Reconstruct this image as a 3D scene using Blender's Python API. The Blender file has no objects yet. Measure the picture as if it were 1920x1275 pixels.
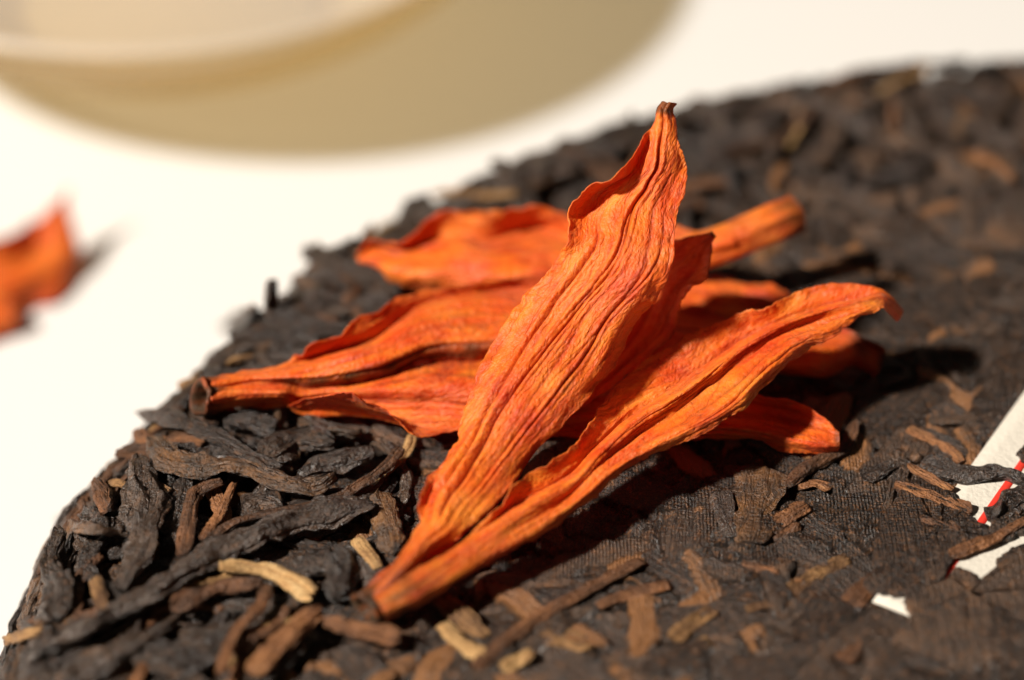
import bpy, math, random
import numpy as np

# ------------------------------------------------------------------ camera, world, lamps, exposure
MM = 0.001                       # everything below is laid out in millimetres
HT = 24.0                        # height of the tea cake's flat top above the table
PITCH = math.radians(38.0)
LENS, D0 = 100.0, 250.0          # macro lens, distance to the middle of the picture on the cake top
sc = bpy.context.scene
col = sc.collection
FW = np.array([0, math.cos(PITCH), -math.sin(PITCH)])
UP = np.array([0, math.sin(PITCH), math.cos(PITCH)])
CAM = np.array([0, 0, HT]) - D0 * FW

cam_d = bpy.data.cameras.new('camera'); cam = bpy.data.objects.new('camera', cam_d); col.objects.link(cam)
cam.location = CAM * MM; cam.rotation_euler = (math.pi / 2 - PITCH, 0, 0)
cam_d.lens = LENS; cam_d.sensor_width = 36.0; cam_d.clip_start = 0.005; cam_d.clip_end = 20
cam_d.dof.use_dof = True; cam_d.dof.focus_distance = 0.2328; cam_d.dof.aperture_fstop = 10.0
sc.camera = cam

w = bpy.data.worlds.new('World'); sc.world = w; w.use_nodes = True
bg = w.node_tree.nodes['Background']; bg.inputs[0].default_value = (1.0, 0.88, 0.74, 1); bg.inputs[1].default_value = 0.042

def lamp(name, az, el, dist, radius, power, colr):
    l = bpy.data.lights.new(name, 'SPOT'); o = bpy.data.objects.new(name, l); col.objects.link(o)
    d = np.array([math.cos(el) * math.cos(az), math.cos(el) * math.sin(az), math.sin(el)])
    o.location = d * dist
    from mathutils import Vector
    o.rotation_euler = Vector(-d).to_track_quat('-Z', 'Y').to_euler()
    l.energy = power; l.color = colr; l.shadow_soft_size = radius; l.spot_size = math.radians(50); l.spot_blend = 0.4
    return o
lamp('key_lamp', math.radians(207), math.radians(45), 1.6, 0.055, 225.0, (1.0, 0.925, 0.83))

vs = sc.view_settings
vs.view_transform = 'Standard'; vs.look = 'None'; vs.gamma = 1.0; vs.exposure = 0.0; vs.use_curve_mapping = False
sc.cycles.use_denoising = True
sc.cycles.max_bounces = 8

# ------------------------------------------------------------------ small maths
rng = np.random.default_rng(7); random.seed(7)
F_PX = 1920 * LENS / 36.0
_perm = np.random.default_rng(3).integers(0, 2**31 - 1, 4096)
def _h(ix, iy, iz):
    return (_perm[(ix * 73856093 ^ iy * 19349663 ^ iz * 83492791) & 4095] & 0xffff) / 65535.0
def noise(x, y, z=0.0, seed=0):                       # value noise in -1..1
    x, y, z = np.broadcast_arrays(np.asarray(x, float) + seed * 17.31, np.asarray(y, float) + seed * 5.77, np.asarray(z, float))
    ix, iy, iz = np.floor(x).astype(np.int64), np.floor(y).astype(np.int64), np.floor(z).astype(np.int64)
    fx, fy, fz = x - ix, y - iy, z - iz
    fx, fy, fz = [f * f * (3 - 2 * f) for f in (fx, fy, fz)]
    r = 0
    for a in (0, 1):
        for b in (0, 1):
            for c in (0, 1):
                wgt = (fx if a else 1 - fx) * (fy if b else 1 - fy) * (fz if c else 1 - fz)
                r = r + wgt * _h(ix + a, iy + b, iz + c)
    return r * 2 - 1
def fbm(x, y, z=0.0, seed=0, o=3):
    r = 0; a = 1.0
    for k in range(o):
        r = r + a * noise(np.asarray(x) * 2**k, np.asarray(y) * 2**k, np.asarray(z) * 2**k, seed + k); a *= 0.5
    return r
def sstep(a, b, x):
    t = np.clip((x - a) / (b - a), 0, 1); return t * t * (3 - 2 * t)
def crom(P, n, axis=0):                               # Catmull-Rom resampling along an axis
    P = np.moveaxis(np.asarray(P, float), axis, 0); m = len(P)
    Q = np.concatenate([[2 * P[0] - P[1]], P, [2 * P[-1] - P[-2]]])
    u = np.linspace(0, m - 1, n); i = np.clip(np.floor(u).astype(int), 0, m - 2); f = (u - i).reshape((-1,) + (1,) * (P.ndim - 1))
    p0, p1, p2, p3 = Q[i], Q[i + 1], Q[i + 2], Q[i + 3]
    r = 0.5 * (2 * p1 + (p2 - p0) * f + (2 * p0 - 5 * p1 + 4 * p2 - p3) * f**2 + (3 * p1 - p0 - 3 * p2 + p3) * f**3)
    return np.moveaxis(r, 0, axis)
def ray(px, py):
    return FW + np.array([1, 0, 0]) * (px - 960) / F_PX - UP * (py - 637.5) / F_PX
def P(px, py, h):                                     # the point h mm above the cake top that the photograph shows at (px, py)
    d = ray(px, py); t = (HT + h - CAM[2]) / d[2]
    return CAM + t * d

# ------------------------------------------------------------------ the cake's own form
CX, CY, CR = 57.0, -45.5, 101.5
def macro(x, y):
    r = np.hypot(x - CX, y - CY)
    r = r + 1.2 * noise(np.arctan2(y - CY, x - CX) * 9, 0.3, seed=4) * sstep(CR - 30, CR, r)
    s = np.clip((r - (CR - 17)) / 17, 0, 1.2)
    return HT - 14 * s**3.6
def on_cake(px, py, lift=0.0):
    d = ray(px, py); t0 = (HT + 3 - CAM[2]) / d[2]; t = t0
    for k in range(400):
        p = CAM + t * d
        if p[2] <= macro(p[0], p[1]) + lift: return p
        t += 0.15
    return CAM + (HT + lift - CAM[2]) / d[2] * d
def cake_normal(x, y):
    e = 1.0
    n = np.array([-(macro(x + e, y) - macro(x - e, y)) / (2 * e), -(macro(x, y + e) - macro(x, y - e)) / (2 * e), 1.0])
    return n / np.linalg.norm(n)

# ------------------------------------------------------------------ mesh helpers
def mesh_from(name, verts, faces, mat, uv=None, attrs=None, smooth=True):
    me = bpy.data.meshes.new(name)
    verts = np.asarray(verts, float) * MM; faces = np.asarray(faces, np.int32)
    k = faces.shape[1]
    me.vertices.add(len(verts)); me.vertices.foreach_set('co', verts.ravel())
    me.loops.add(faces.size); me.loops.foreach_set('vertex_index', faces.ravel())
    me.polygons.add(len(faces)); me.polygons.foreach_set('loop_start', np.arange(0, faces.size, k, dtype=np.int32))
    me.update(calc_edges=True)
    if uv is not None:
        l = me.uv_layers.new(name='UVMap'); l.data.foreach_set('uv', np.asarray(uv, float)[faces.ravel()].ravel())
    for an, av in (attrs or {}).items():
        a = me.attributes.new(an, 'FLOAT', 'POINT'); a.data.foreach_set('value', np.asarray(av, float).ravel())
    if smooth: me.polygons.foreach_set('use_smooth', np.ones(len(faces), bool))
    me.materials.append(mat); me.validate(); me.update()
    return me
def link(name, me, parent=None):
    o = bpy.data.objects.new(name, me); col.objects.link(o); o.parent = parent; return o
def thing(name, label, cat, group=None):
    o = bpy.data.objects.new(name, None); col.objects.link(o); o.empty_display_size = 0.005
    o['label'] = label; o['category'] = cat
    if group: o['group'] = group
    return o
def grid_faces(nu, nv, close_v=False):
    i = np.arange(nu - 1)[:, None]; j = np.arange(nv if close_v else nv - 1)[None, :]
    j2 = (j + 1) % nv
    return np.stack([i * nv + j, i * nv + j2, (i + 1) * nv + j2, (i + 1) * nv + j], -1).reshape(-1, 4)

# ------------------------------------------------------------------ materials
class N:
    def __init__(s, name):
        s.m = bpy.data.materials.new(name); s.m.use_nodes = True; s.t = s.m.node_tree; s.t.nodes.clear()
    def n(s, typ, ins=None, **kw):
        nd = s.t.nodes.new(typ)
        for k, v in kw.items(): setattr(nd, k, v)
        for k, v in (ins or {}).items():
            if isinstance(v, bpy.types.NodeSocket): s.t.links.new(v, nd.inputs[k])
            else: nd.inputs[k].default_value = v
        return nd
    def math(s, op, a, b=0.0, c=0.0): return s.n('ShaderNodeMath', {0: a, 1: b, 2: c}, operation=op).outputs[0]
    def mix(s, f, a, b, blend='MIX'):
        nd = s.n('ShaderNodeMix', data_type='RGBA', blend_type=blend)
        for i, v in ((0, f), (6, a), (7, b)):
            if isinstance(v, bpy.types.NodeSocket): s.t.links.new(v, nd.inputs[i])
            else: nd.inputs[i].default_value = v
        return nd.outputs[2]
    def ramp(s, f, stops):
        nd = s.n('ShaderNodeValToRGB', {0: f}); e = nd.color_ramp.elements
        while len(e) < len(stops): e.new(0.5)
        for q, (p, c) in zip(e, stops): q.position = p; q.color = tuple(c) + (1,) if len(c) == 3 else c
        return nd.outputs[0]
    def noise(s, vec, scale, detail=3, rough=0.55):
        return s.n('ShaderNodeTexNoise', {'Vector': vec, 'Scale': scale, 'Detail': detail, 'Roughness': rough}).outputs[0]
    def attr(s, name): return s.n('ShaderNodeAttribute', attribute_name=name).outputs['Fac']
    def mm(s, kind='pos'):
        if kind == 'pos': v = s.n('ShaderNodeNewGeometry').outputs['Position']
        elif kind == 'obj': v = s.n('ShaderNodeTexCoord').outputs['Object']
        else: return s.n('ShaderNodeUVMap').outputs[0]
        return s.n('ShaderNodeVectorMath', {0: v, 1: (1000, 1000, 1000)}, operation='MULTIPLY').outputs[0]
    def stretch(s, v, sx, sy, sz=1): return s.n('ShaderNodeVectorMath', {0: v, 1: (sx, sy, sz)}, operation='MULTIPLY').outputs[0]
    def out(s, sh): s.n('ShaderNodeOutputMaterial', {'Surface': sh}); return s.m

def petal_material(name):
    s = N(name); uv = s.mm('uv'); ob = s.mm('pos')
    big = s.noise(ob, 0.22, 3); streak = s.noise(s.stretch(uv, 1.3, 0.16), 1.0, 4, 0.6); fine = s.noise(s.stretch(uv, 5, 1.6), 1.0, 3, 0.6)
    c = s.ramp(s.math('ADD', s.math('ADD', s.math('MULTIPLY', big, 0.55), s.math('MULTIPLY', s.math('SUBTRACT', s.n('ShaderNodeObjectInfo').outputs['Random'], 0.65), 0.09)), s.math('MULTIPLY', streak, 0.5)),
               [(0.30, (0.56, 0.036, 0.008)), (0.42, (0.80, 0.098, 0.010)), (0.53, (0.93, 0.190, 0.014)), (0.65, (0.97, 0.300, 0.026))])
    pink = s.ramp(fine, [(0.40, (0, 0, 0)), (0.62, (1, 1, 1))])
    patch = s.ramp(s.noise(ob, 0.30, 3), [(0.40, (0.15, 0.15, 0.15)), (0.62, (1, 1, 1))])
    c = s.mix(s.math('MULTIPLY', s.math('MULTIPLY', pink, patch), 0.42), c, (0.95, 0.34, 0.13, 1))
    def ridged(v, k): return s.math('POWER', s.math('ABSOLUTE', s.math('SUBTRACT', s.math('MULTIPLY', s.noise(v, 1.0, 2, 0.5), 2.0), 1.0)), k)
    warp = s.n('ShaderNodeVectorMath', {0: uv, 1: s.n('ShaderNodeVectorMath', {0: s.n('ShaderNodeTexNoise', {'Vector': uv, 'Scale': 0.5, 'Detail': 2}).outputs['Color'], 1: (1.2, 1.2, 0)}, operation='MULTIPLY').outputs[0]}, operation='ADD').outputs[0]
    l1 = ridged(s.stretch(warp, 0.60, 0.06), 0.5); l2 = ridged(s.stretch(warp, 2.2, 0.30), 0.5)
    line = s.math('MULTIPLY', s.ramp(l1, [(0.05, (1, 1, 1)), (0.22, (0, 0, 0))]), 0.5)
    c = s.mix(line, c, (0.36, 0.035, 0.006, 1))
    speck = s.ramp(s.noise(ob, 1.1, 2), [(0.70, (0, 0, 0)), (0.76, (1, 1, 1))])
    c = s.mix(s.math('MULTIPLY', speck, 0.45), c, (0.24, 0.045, 0.012, 1))
    c = s.mix(s.attr('vein_shade'), c, (0.20, 0.016, 0.003, 1))  # edge and vein pigment, with crease shade painted into the colour
    brn = s.mix(fine, (0.010, 0.007, 0.005, 1), (0.13, 0.060, 0.025, 1))
    c = s.mix(s.attr('brown'), c, brn)
    cell = s.n('ShaderNodeTexVoronoi', {'Vector': s.stretch(warp, 4.2, 2.0), 'Scale': 1.0}, feature='F1').outputs['Distance']
    wr = s.noise(s.stretch(warp, 3.4, 1.7), 1.0, 4, 0.7)
    hgt = s.math('ADD', s.math('MULTIPLY', cell, -0.6), s.math('ADD', s.math('MULTIPLY', wr, 0.32), s.math('MULTIPLY', s.noise(uv, 8.0, 2), 0.35)))
    hgt = s.math('ADD', hgt, s.math('ADD', s.math('MULTIPLY', s.math('MINIMUM', l1, 0.3), 0.9), s.math('MULTIPLY', s.math('MINIMUM', l2, 0.3), 0.2)))
    bmp = s.n('ShaderNodeBump', {'Height': hgt, 'Strength': 1.0, 'Distance': 0.00016}).outputs[0]
    pb = s.n('ShaderNodeBsdfPrincipled', {'Base Color': c, 'Roughness': 0.46, 'Specular IOR Level': 0.42, 'Normal': bmp, 'Sheen Weight': 0.10, 'Sheen Roughness': 0.4, 'Sheen Tint': (1, 0.75, 0.5, 1)}).outputs[0]
    tc = s.mix(s.attr('brown'), s.mix(0.8, c, (0.92, 0.022, 0.001, 1)), (0.02, 0.008, 0.003, 1))
    tr = s.n('ShaderNodeBsdfTranslucent', {'Color': tc, 'Normal': bmp}).outputs[0]
    return s.out(s.n('ShaderNodeMixShader', {0: 0.34, 1: pb, 2: tr}).outputs[0])

def weave(s):                                        # the press cloth's imprint on the flat of the cake
    pos = s.mm('pos')
    wob = s.n('ShaderNodeVectorMath', {0: pos, 1: s.n('ShaderNodeVectorMath', {0: s.n('ShaderNodeTexNoise', {'Vector': pos, 'Scale': 0.15}).outputs['Color'], 1: (0.6, 0.6, 0)}, operation='MULTIPLY').outputs[0]}, operation='ADD').outputs[0]
    sep = s.n('ShaderNodeSeparateXYZ', {0: wob})
    a = s.math('SINE', s.math('MULTIPLY', sep.outputs[0], 22.0)); b = s.math('SINE', s.math('MULTIPLY', sep.outputs[1], 20.0))
    wv = s.math('MULTIPLY', s.math('ADD', a, s.math('MULTIPLY', b, 0.6)), 0.5)
    raw = s.n('ShaderNodeSeparateXYZ', {0: pos})
    r = s.math('SQRT', s.math('ADD', s.math('POWER', s.math('SUBTRACT', raw.outputs[0], CX), 2.0), s.math('POWER', s.math('SUBTRACT', raw.outputs[1], CY), 2.0)))
    msk = s.n('ShaderNodeMapRange', {0: r, 1: CR - 27, 2: CR - 40, 3: 0.0, 4: 1.0}).outputs[0]
    patch = s.ramp(s.noise(pos, 0.12, 2), [(0.38, (0.15, 0.15, 0.15)), (0.6, (1, 1, 1))])
    return s.math('MULTIPLY', wv, s.math('MULTIPLY', msk, patch))

def tea_material(name, stops, mottle, rough=0.5, body=False, streaky=0.6, spec=0.5, wv=False):
    s = N(name); uv = s.mm('uv'); pos = s.mm('pos')
    grain = s.noise(s.stretch(uv, 2.6, 0.28), 1.0, 4, 0.65); blot = s.noise(pos, 0.42, 3, 0.6); fine = s.noise(pos, 4.0, 3, 0.65)
    rnd = s.attr('tone') if body else s.n('ShaderNodeObjectInfo').outputs['Random']
    f = s.math('ADD', s.math('MULTIPLY', grain, streaky * 0.6), s.math('ADD', s.math('MULTIPLY', blot, 0.45), s.math('MULTIPLY', s.math('SUBTRACT', rnd, 0.5), 0.46 if body else 0.28)))
    f = s.math('ADD', f, s.math('MULTIPLY', s.math('SUBTRACT', fine, 0.5), 0.35))
    c = s.ramp(f, stops)
    c = s.mix(s.math('MULTIPLY', s.ramp(s.noise(pos, 1.6, 3, 0.7), [(0.56, (0, 0, 0)), (0.70, (1, 1, 1))]), mottle), c, (0.27, 0.115, 0.042, 1))
    c = s.mix(s.math('MULTIPLY', s.ramp(s.noise(pos, 5.0, 2, 0.6), [(0.50, (0, 0, 0)), (0.68, (1, 1, 1))]), 0.5 if wv else 0.25), c, (0.20, 0.092, 0.036, 1))
    cr = s.n('ShaderNodeTexVoronoi', {'Vector': pos, 'Scale': 2.3}, feature='SMOOTH_F1').outputs['Distance']
    hgt = s.math('ADD', s.math('MULTIPLY', grain, 1.5), s.math('ADD', s.math('MULTIPLY', fine, 0.6), s.math('MULTIPLY', cr, 0.35)))
    hgt = s.math('ADD', hgt, s.math('MULTIPLY', weave(s), 0.17)) if wv else hgt
    bmp = s.n('ShaderNodeBump', {'Height': hgt, 'Strength': 1.0, 'Distance': 0.00048}).outputs[0]
    ro = s.math('ADD', rough, s.math('MULTIPLY', s.math('SUBTRACT', fine, 0.5), 0.3))
    return s.out(s.n('ShaderNodeBsdfPrincipled', {'Base Color': c, 'Roughness': ro, 'Specular IOR Level': spec, 'Normal': bmp}).outputs[0])

DARK = [(0.30, (0.016, 0.0118, 0.0098)), (0.46, (0.042, 0.0305, 0.0245)), (0.60, (0.078, 0.049, 0.033)), (0.78, (0.25, 0.108, 0.038))]
MIXD = [(0.28, (0.020, 0.0140, 0.0110)), (0.46, (0.055, 0.034, 0.022)), (0.60, (0.16, 0.074, 0.028)), (0.78, (0.32, 0.155, 0.055))]
BROWN = [(0.28, (0.035, 0.017, 0.009)), (0.46, (0.13, 0.052, 0.020)), (0.62, (0.27, 0.108, 0.037)), (0.8, (0.42, 0.20, 0.075))]
TAN = [(0.30, (0.10, 0.045, 0.017)), (0.46, (0.32, 0.165, 0.058)), (0.60, (0.50, 0.29, 0.110)), (0.8, (0.66, 0.45, 0.21))]
M = {
    'petal': petal_material('dried_petal'),
    'dark': tea_material('dark_tea_leaf', DARK, 0.28, 0.30, spec=0.75), 'mixed': tea_material('mottled_tea_leaf', MIXD, 0.35, 0.34, spec=0.65),
    'brown': tea_material('brown_tea_stem', BROWN, 0.2, 0.55, streaky=0.8), 'tan': tea_material('pale_tea_stem', TAN, 0.1, 0.6, streaky=0.8),
    'body': tea_material('pressed_tea', DARK, 0.6, 0.36, spec=0.6, body=True, wv=True), 'flat': tea_material('flat_tea_leaf', DARK, 0.5, 0.38, wv=True), 'flatbrown': tea_material('flat_brown_tea_leaf', MIXD, 0.3, 0.55, wv=True),
}
def simple(name, c, rough, spec=0.5, bump=0.0, scale=1.0, var=0.0, coat=0.0):
    s = N(name); pos = s.mm('pos'); nz = s.noise(pos, scale, 4, 0.6)
    cc = s.mix(s.math('MULTIPLY', nz, var), tuple(c) + (1,), tuple(v * 0.72 for v in c) + (1,))
    b = s.n('ShaderNodeBump', {'Height': nz, 'Strength': 0.5, 'Distance': bump * MM}).outputs[0]
    return s.out(s.n('ShaderNodeBsdfPrincipled', {'Base Color': cc, 'Roughness': rough, 'Specular IOR Level': spec, 'Normal': b, 'Coat Weight': coat, 'Coat Roughness': 0.12}).outputs[0])
M['table'] = simple('white_tabletop', (0.71, 0.69, 0.66), 0.6, 0.3, 0.05, 0.8, 0.05)
M['paper'] = simple('cotton_paper', (0.66, 0.61, 0.52), 0.9, 0.2, 0.25, 2.2, 0.55)
M['red'] = simple('red_print', (0.62, 0.035, 0.02), 0.8, 0.2, 0.05, 3.0, 0.2)
def thin_ware(name, c, tint, through):                # thin translucent ware: part of the light passes through the wall
    s = N(name); nz = s.noise(s.mm('pos'), 0.3, 3)
    cc = s.mix(s.math('MULTIPLY', nz, 0.15), tuple(c) + (1,), tuple(v * 0.7 for v in c) + (1,))
    pb = s.n('ShaderNodeBsdfPrincipled', {'Base Color': cc, 'Roughness': 0.25}).outputs[0]
    tr = s.n('ShaderNodeBsdfTransparent', {'Color': tuple(tint) + (1,)}).outputs[0]
    return s.out(s.n('ShaderNodeMixShader', {0: through, 1: pb, 2: tr}).outputs[0])
M['glaze'] = thin_ware('olive_ware', (0.62, 0.50, 0.26), (0.90, 0.80, 0.60), 0.66)
M['white_glaze'] = thin_ware('pale_ware', (0.86, 0.82, 0.75), (0.94, 0.86, 0.70), 0.66)

# ------------------------------------------------------------------ the setting: table
TN = 2
tv = np.array([[-1500, -900, 0], [1500, -900, 0], [1500, 1500, 0], [-1500, 1500, 0]], float)
tb = link('tabletop', mesh_from('tabletop', tv, [[0, 1, 2, 3]], M['table'], smooth=False)); tb['kind'] = 'structure'
tb['label'] = 'smooth white tabletop under the tea cake and bowl'

# ------------------------------------------------------------------ bowl
def lathe(prof, n, c):
    a = np.linspace(0, 2 * math.pi, n, endpoint=False); prof = np.asarray(prof, float)
    v = np.stack([c[0] + prof[:, :1] * np.cos(a), c[1] + prof[:, :1] * np.sin(a), np.repeat(prof[:, 1:2], n, 1)], -1)
    return v.reshape(-1, 3), grid_faces(len(prof), n, True)
BX, BY = -41.0, 97.0
bowl = thing('ceramic_bowl', 'round olive translucent bowl with pale inside standing on the white table', 'bowl')
bowl.location = (BX * MM, BY * MM, 0)
outer = crom([(21, 3), (28, 5), (35, 9), (40.5, 14), (43.6, 18), (45, 20.2)], 40)
v, f = lathe(outer, 128, (0, 0)); link('wall', mesh_from('wall', v, f, M['glaze']), bowl)
inner = crom([(43.4, 20.2), (42, 18), (38.8, 14.4), (33, 9.8), (25, 6.6), (12, 5.2), (0.05, 5)], 40)
v, f = lathe(inner, 128, (0, 0)); link('inside', mesh_from('inside', v, f, M['white_glaze']), bowl)
v, f = lathe([(45, 20.2), (44.9, 20.8), (44.2, 21.1), (43.6, 20.8), (43.4, 20.2)], 128, (0, 0)); link('rim', mesh_from('rim', v, f, M['white_glaze']), bowl)
v, f = lathe([(21, 3), (20.4, 2.4), (20, 0.1), (18, 0.1), (17.6, 2.2), (0.05, 2.6)], 96, (0, 0)); link('foot', mesh_from('foot', v, f, M['glaze']), bowl)

# ------------------------------------------------------------------ tea cake: pressed body
cake = thing('tea_cake', 'round dark pressed tea cake of twisted leaves lying on the white table', 'tea cake')
cake.location = (CX * MM, CY * MM, 0)
def spaced(lo, hi, a, b, fine, coarse):
    left = np.arange(lo, a, coarse); mid = np.arange(a, b, fine); right = np.arange(b, hi + coarse, coarse)
    return np.concatenate([left, mid, right])
gx = spaced(CX - CR - 1, CX + CR + 1, -48, 84, 0.22, 1.2); gy = spaced(CY - CR - 1, CY + CR + 1, -70, 58, 0.22, 1.2)
X, Y = np.meshgrid(gx, gy, indexing='ij')
RR = np.hypot(X - CX, Y - CY)
loose = sstep(CR - 42, CR - 20, RR)
relief = np.full(X.shape, -1.0); tone = np.full(X.shape, 0.35); SU = X * 1.0; SV = Y * 1.0
def stamp(cx, cy, ang, L, W, bend, lev, thick, tn, gap):
    ext = L * 0.55 + W
    i0, i1 = np.searchsorted(gx, [cx - ext, cx + ext]); j0, j1 = np.searchsorted(gy, [cy - ext, cy + ext])
    if i1 - i0 < 3 or j1 - j0 < 3: return
    x = X[i0:i1, j0:j1] - cx; y = Y[i0:i1, j0:j1] - cy
    a = x * math.cos(ang) + y * math.sin(ang); b = -x * math.sin(ang) + y * math.cos(ang)
    b = b - bend * (a * a / L - L / 12) + 0.25 * noise(a * 0.5, cx, seed=9)
    tt = a / (L / 2); ws = W / 2 * (np.clip(1 - np.abs(tt)**3, 0, 1)**0.5 + 0.02) * (1 + 0.18 * noise(a * 0.6, cy, seed=11))
    s = b / np.maximum(ws, 0.05); ins = (np.abs(tt) < 1) & (np.abs(s) < 1)
    prof = lev + thick * (np.clip(1 - np.abs(s)**3.5, 0, 1)**0.6) * np.clip((1 - np.abs(tt)) * 6, 0, 1)**0.5 + 0.10 * thick * np.cos(s * 5 + cx) + 0.12 * noise(a * 0.5 + cx, b * 1.5, seed=2)
    R_ = relief[i0:i1, j0:j1]; up = ins
    if gap: R_[(np.abs(tt) < 1.04) & (np.abs(s) < 1 + 0.30 / np.maximum(ws, 0.3)) & ~ins] -= gap
    R_[up] = prof[up]; tone[i0:i1, j0:j1][up] = tn; SU[i0:i1, j0:j1][up] = b[up]; SV[i0:i1, j0:j1][up] = a[up] + cx
srng = np.random.default_rng(21)
pieces = []
for k in range(9600):
    cx, cy = srng.uniform(-50, 88), srng.uniform(-74, 60)
    r = math.hypot(cx - CX, cy - CY)
    if r > CR + 1: continue
    lo = float(sstep(CR - 42, CR - 20, r))
    W_ = srng.uniform(0.8, 2.6) if srng.random() < 0.7 else srng.uniform(2.6, 5.5)
    L_ = min(W_ * srng.uniform(1.6, 5), 18)
    lev = srng.uniform(-0.95, 0.10) - 0.4 * lo * srng.random()
    pieces.append((lev + srng.normal(0, 0.45), (cx, cy, srng.uniform(0, math.pi), L_, W_, srng.uniform(-0.5, 0.5), lev, srng.uniform(0.25, 0.6), srng.random()**1.3 if srng.random() < 0.70 or W_ > 2.6 else srng.uniform(1.0, 1.7), 0.32 if srng.random() < 0.55 else 0.0)))
for _, args in sorted(pieces, key=lambda q: q[0]): stamp(*args)
flatten = 0.60 + 1.0 * np.maximum(loose, 0.55 * sstep(2, 26, Y))
Zr = np.where(relief > -0.95, relief * flatten, -1.0 * (0.5 + 1.3 * loose)) + 0.13 * fbm(X * 0.9, Y * 0.9, seed=5) * (0.4 + loose) + 0.35 * noise(X * 0.13, Y * 0.13, seed=6)
Zr = Zr - (0.45 + 0.7 * np.maximum(loose, sstep(2, 26, Y))) * sstep(0.42, 0.75, noise(X * 0.28, Y * 0.40, seed=31))
Zr = np.where(Zr > 0.15, 0.15 + 0.35 * np.tanh((Zr - 0.15) / 0.35), Zr)
c0 = on_cake(1640, 1126, 0); c1 = on_cake(1920, 738, 0)             # corner and edge direction of the paper ticket
e1 = (c1 - c0)[:2]; e1 /= np.linalg.norm(e1); e2 = np.array([e1[1], -e1[0]])
TA = (X - c0[0]) * e1[0] + (Y - c0[1]) * e1[1]; TB = (X - c0[0]) * e2[0] + (Y - c0[1]) * e2[1]
Zr = np.where((TA > -1.0) & (TA < 47) & (TB > -0.5) & (TB < 31), np.minimum(Zr, 0.1), Zr)
Z = macro(X, Y) + Zr - 1.15 * loose
Z = np.where(RR > CR, 10.0 - (RR - CR) * 12, Z); Z = np.maximum(Z, 0.05)
nx, ny = X.shape
verts = np.stack([X - CX, Y - CY, Z], -1).reshape(-1, 3); faces = grid_faces(nx, ny)
keep = (RR.ravel()[faces] < CR + 1.6).all(1); faces = faces[keep]
used, inv = np.unique(faces, return_inverse=True)
body = link('pressed_body', mesh_from('pressed_body', verts[used], inv.reshape(-1, 4), M['body'], np.stack([SU, SV], -1).reshape(-1, 2)[used], {'tone': tone.ravel()[used]}), cake)
body['label'] = 'dark pressed mass of fused tea leaves'
def body_z(x, y):
    i = min(max(np.searchsorted(gx, x), 0), nx - 1); j = min(max(np.searchsorted(gy, y), 0), ny - 1)
    return Z[i, j]

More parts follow.
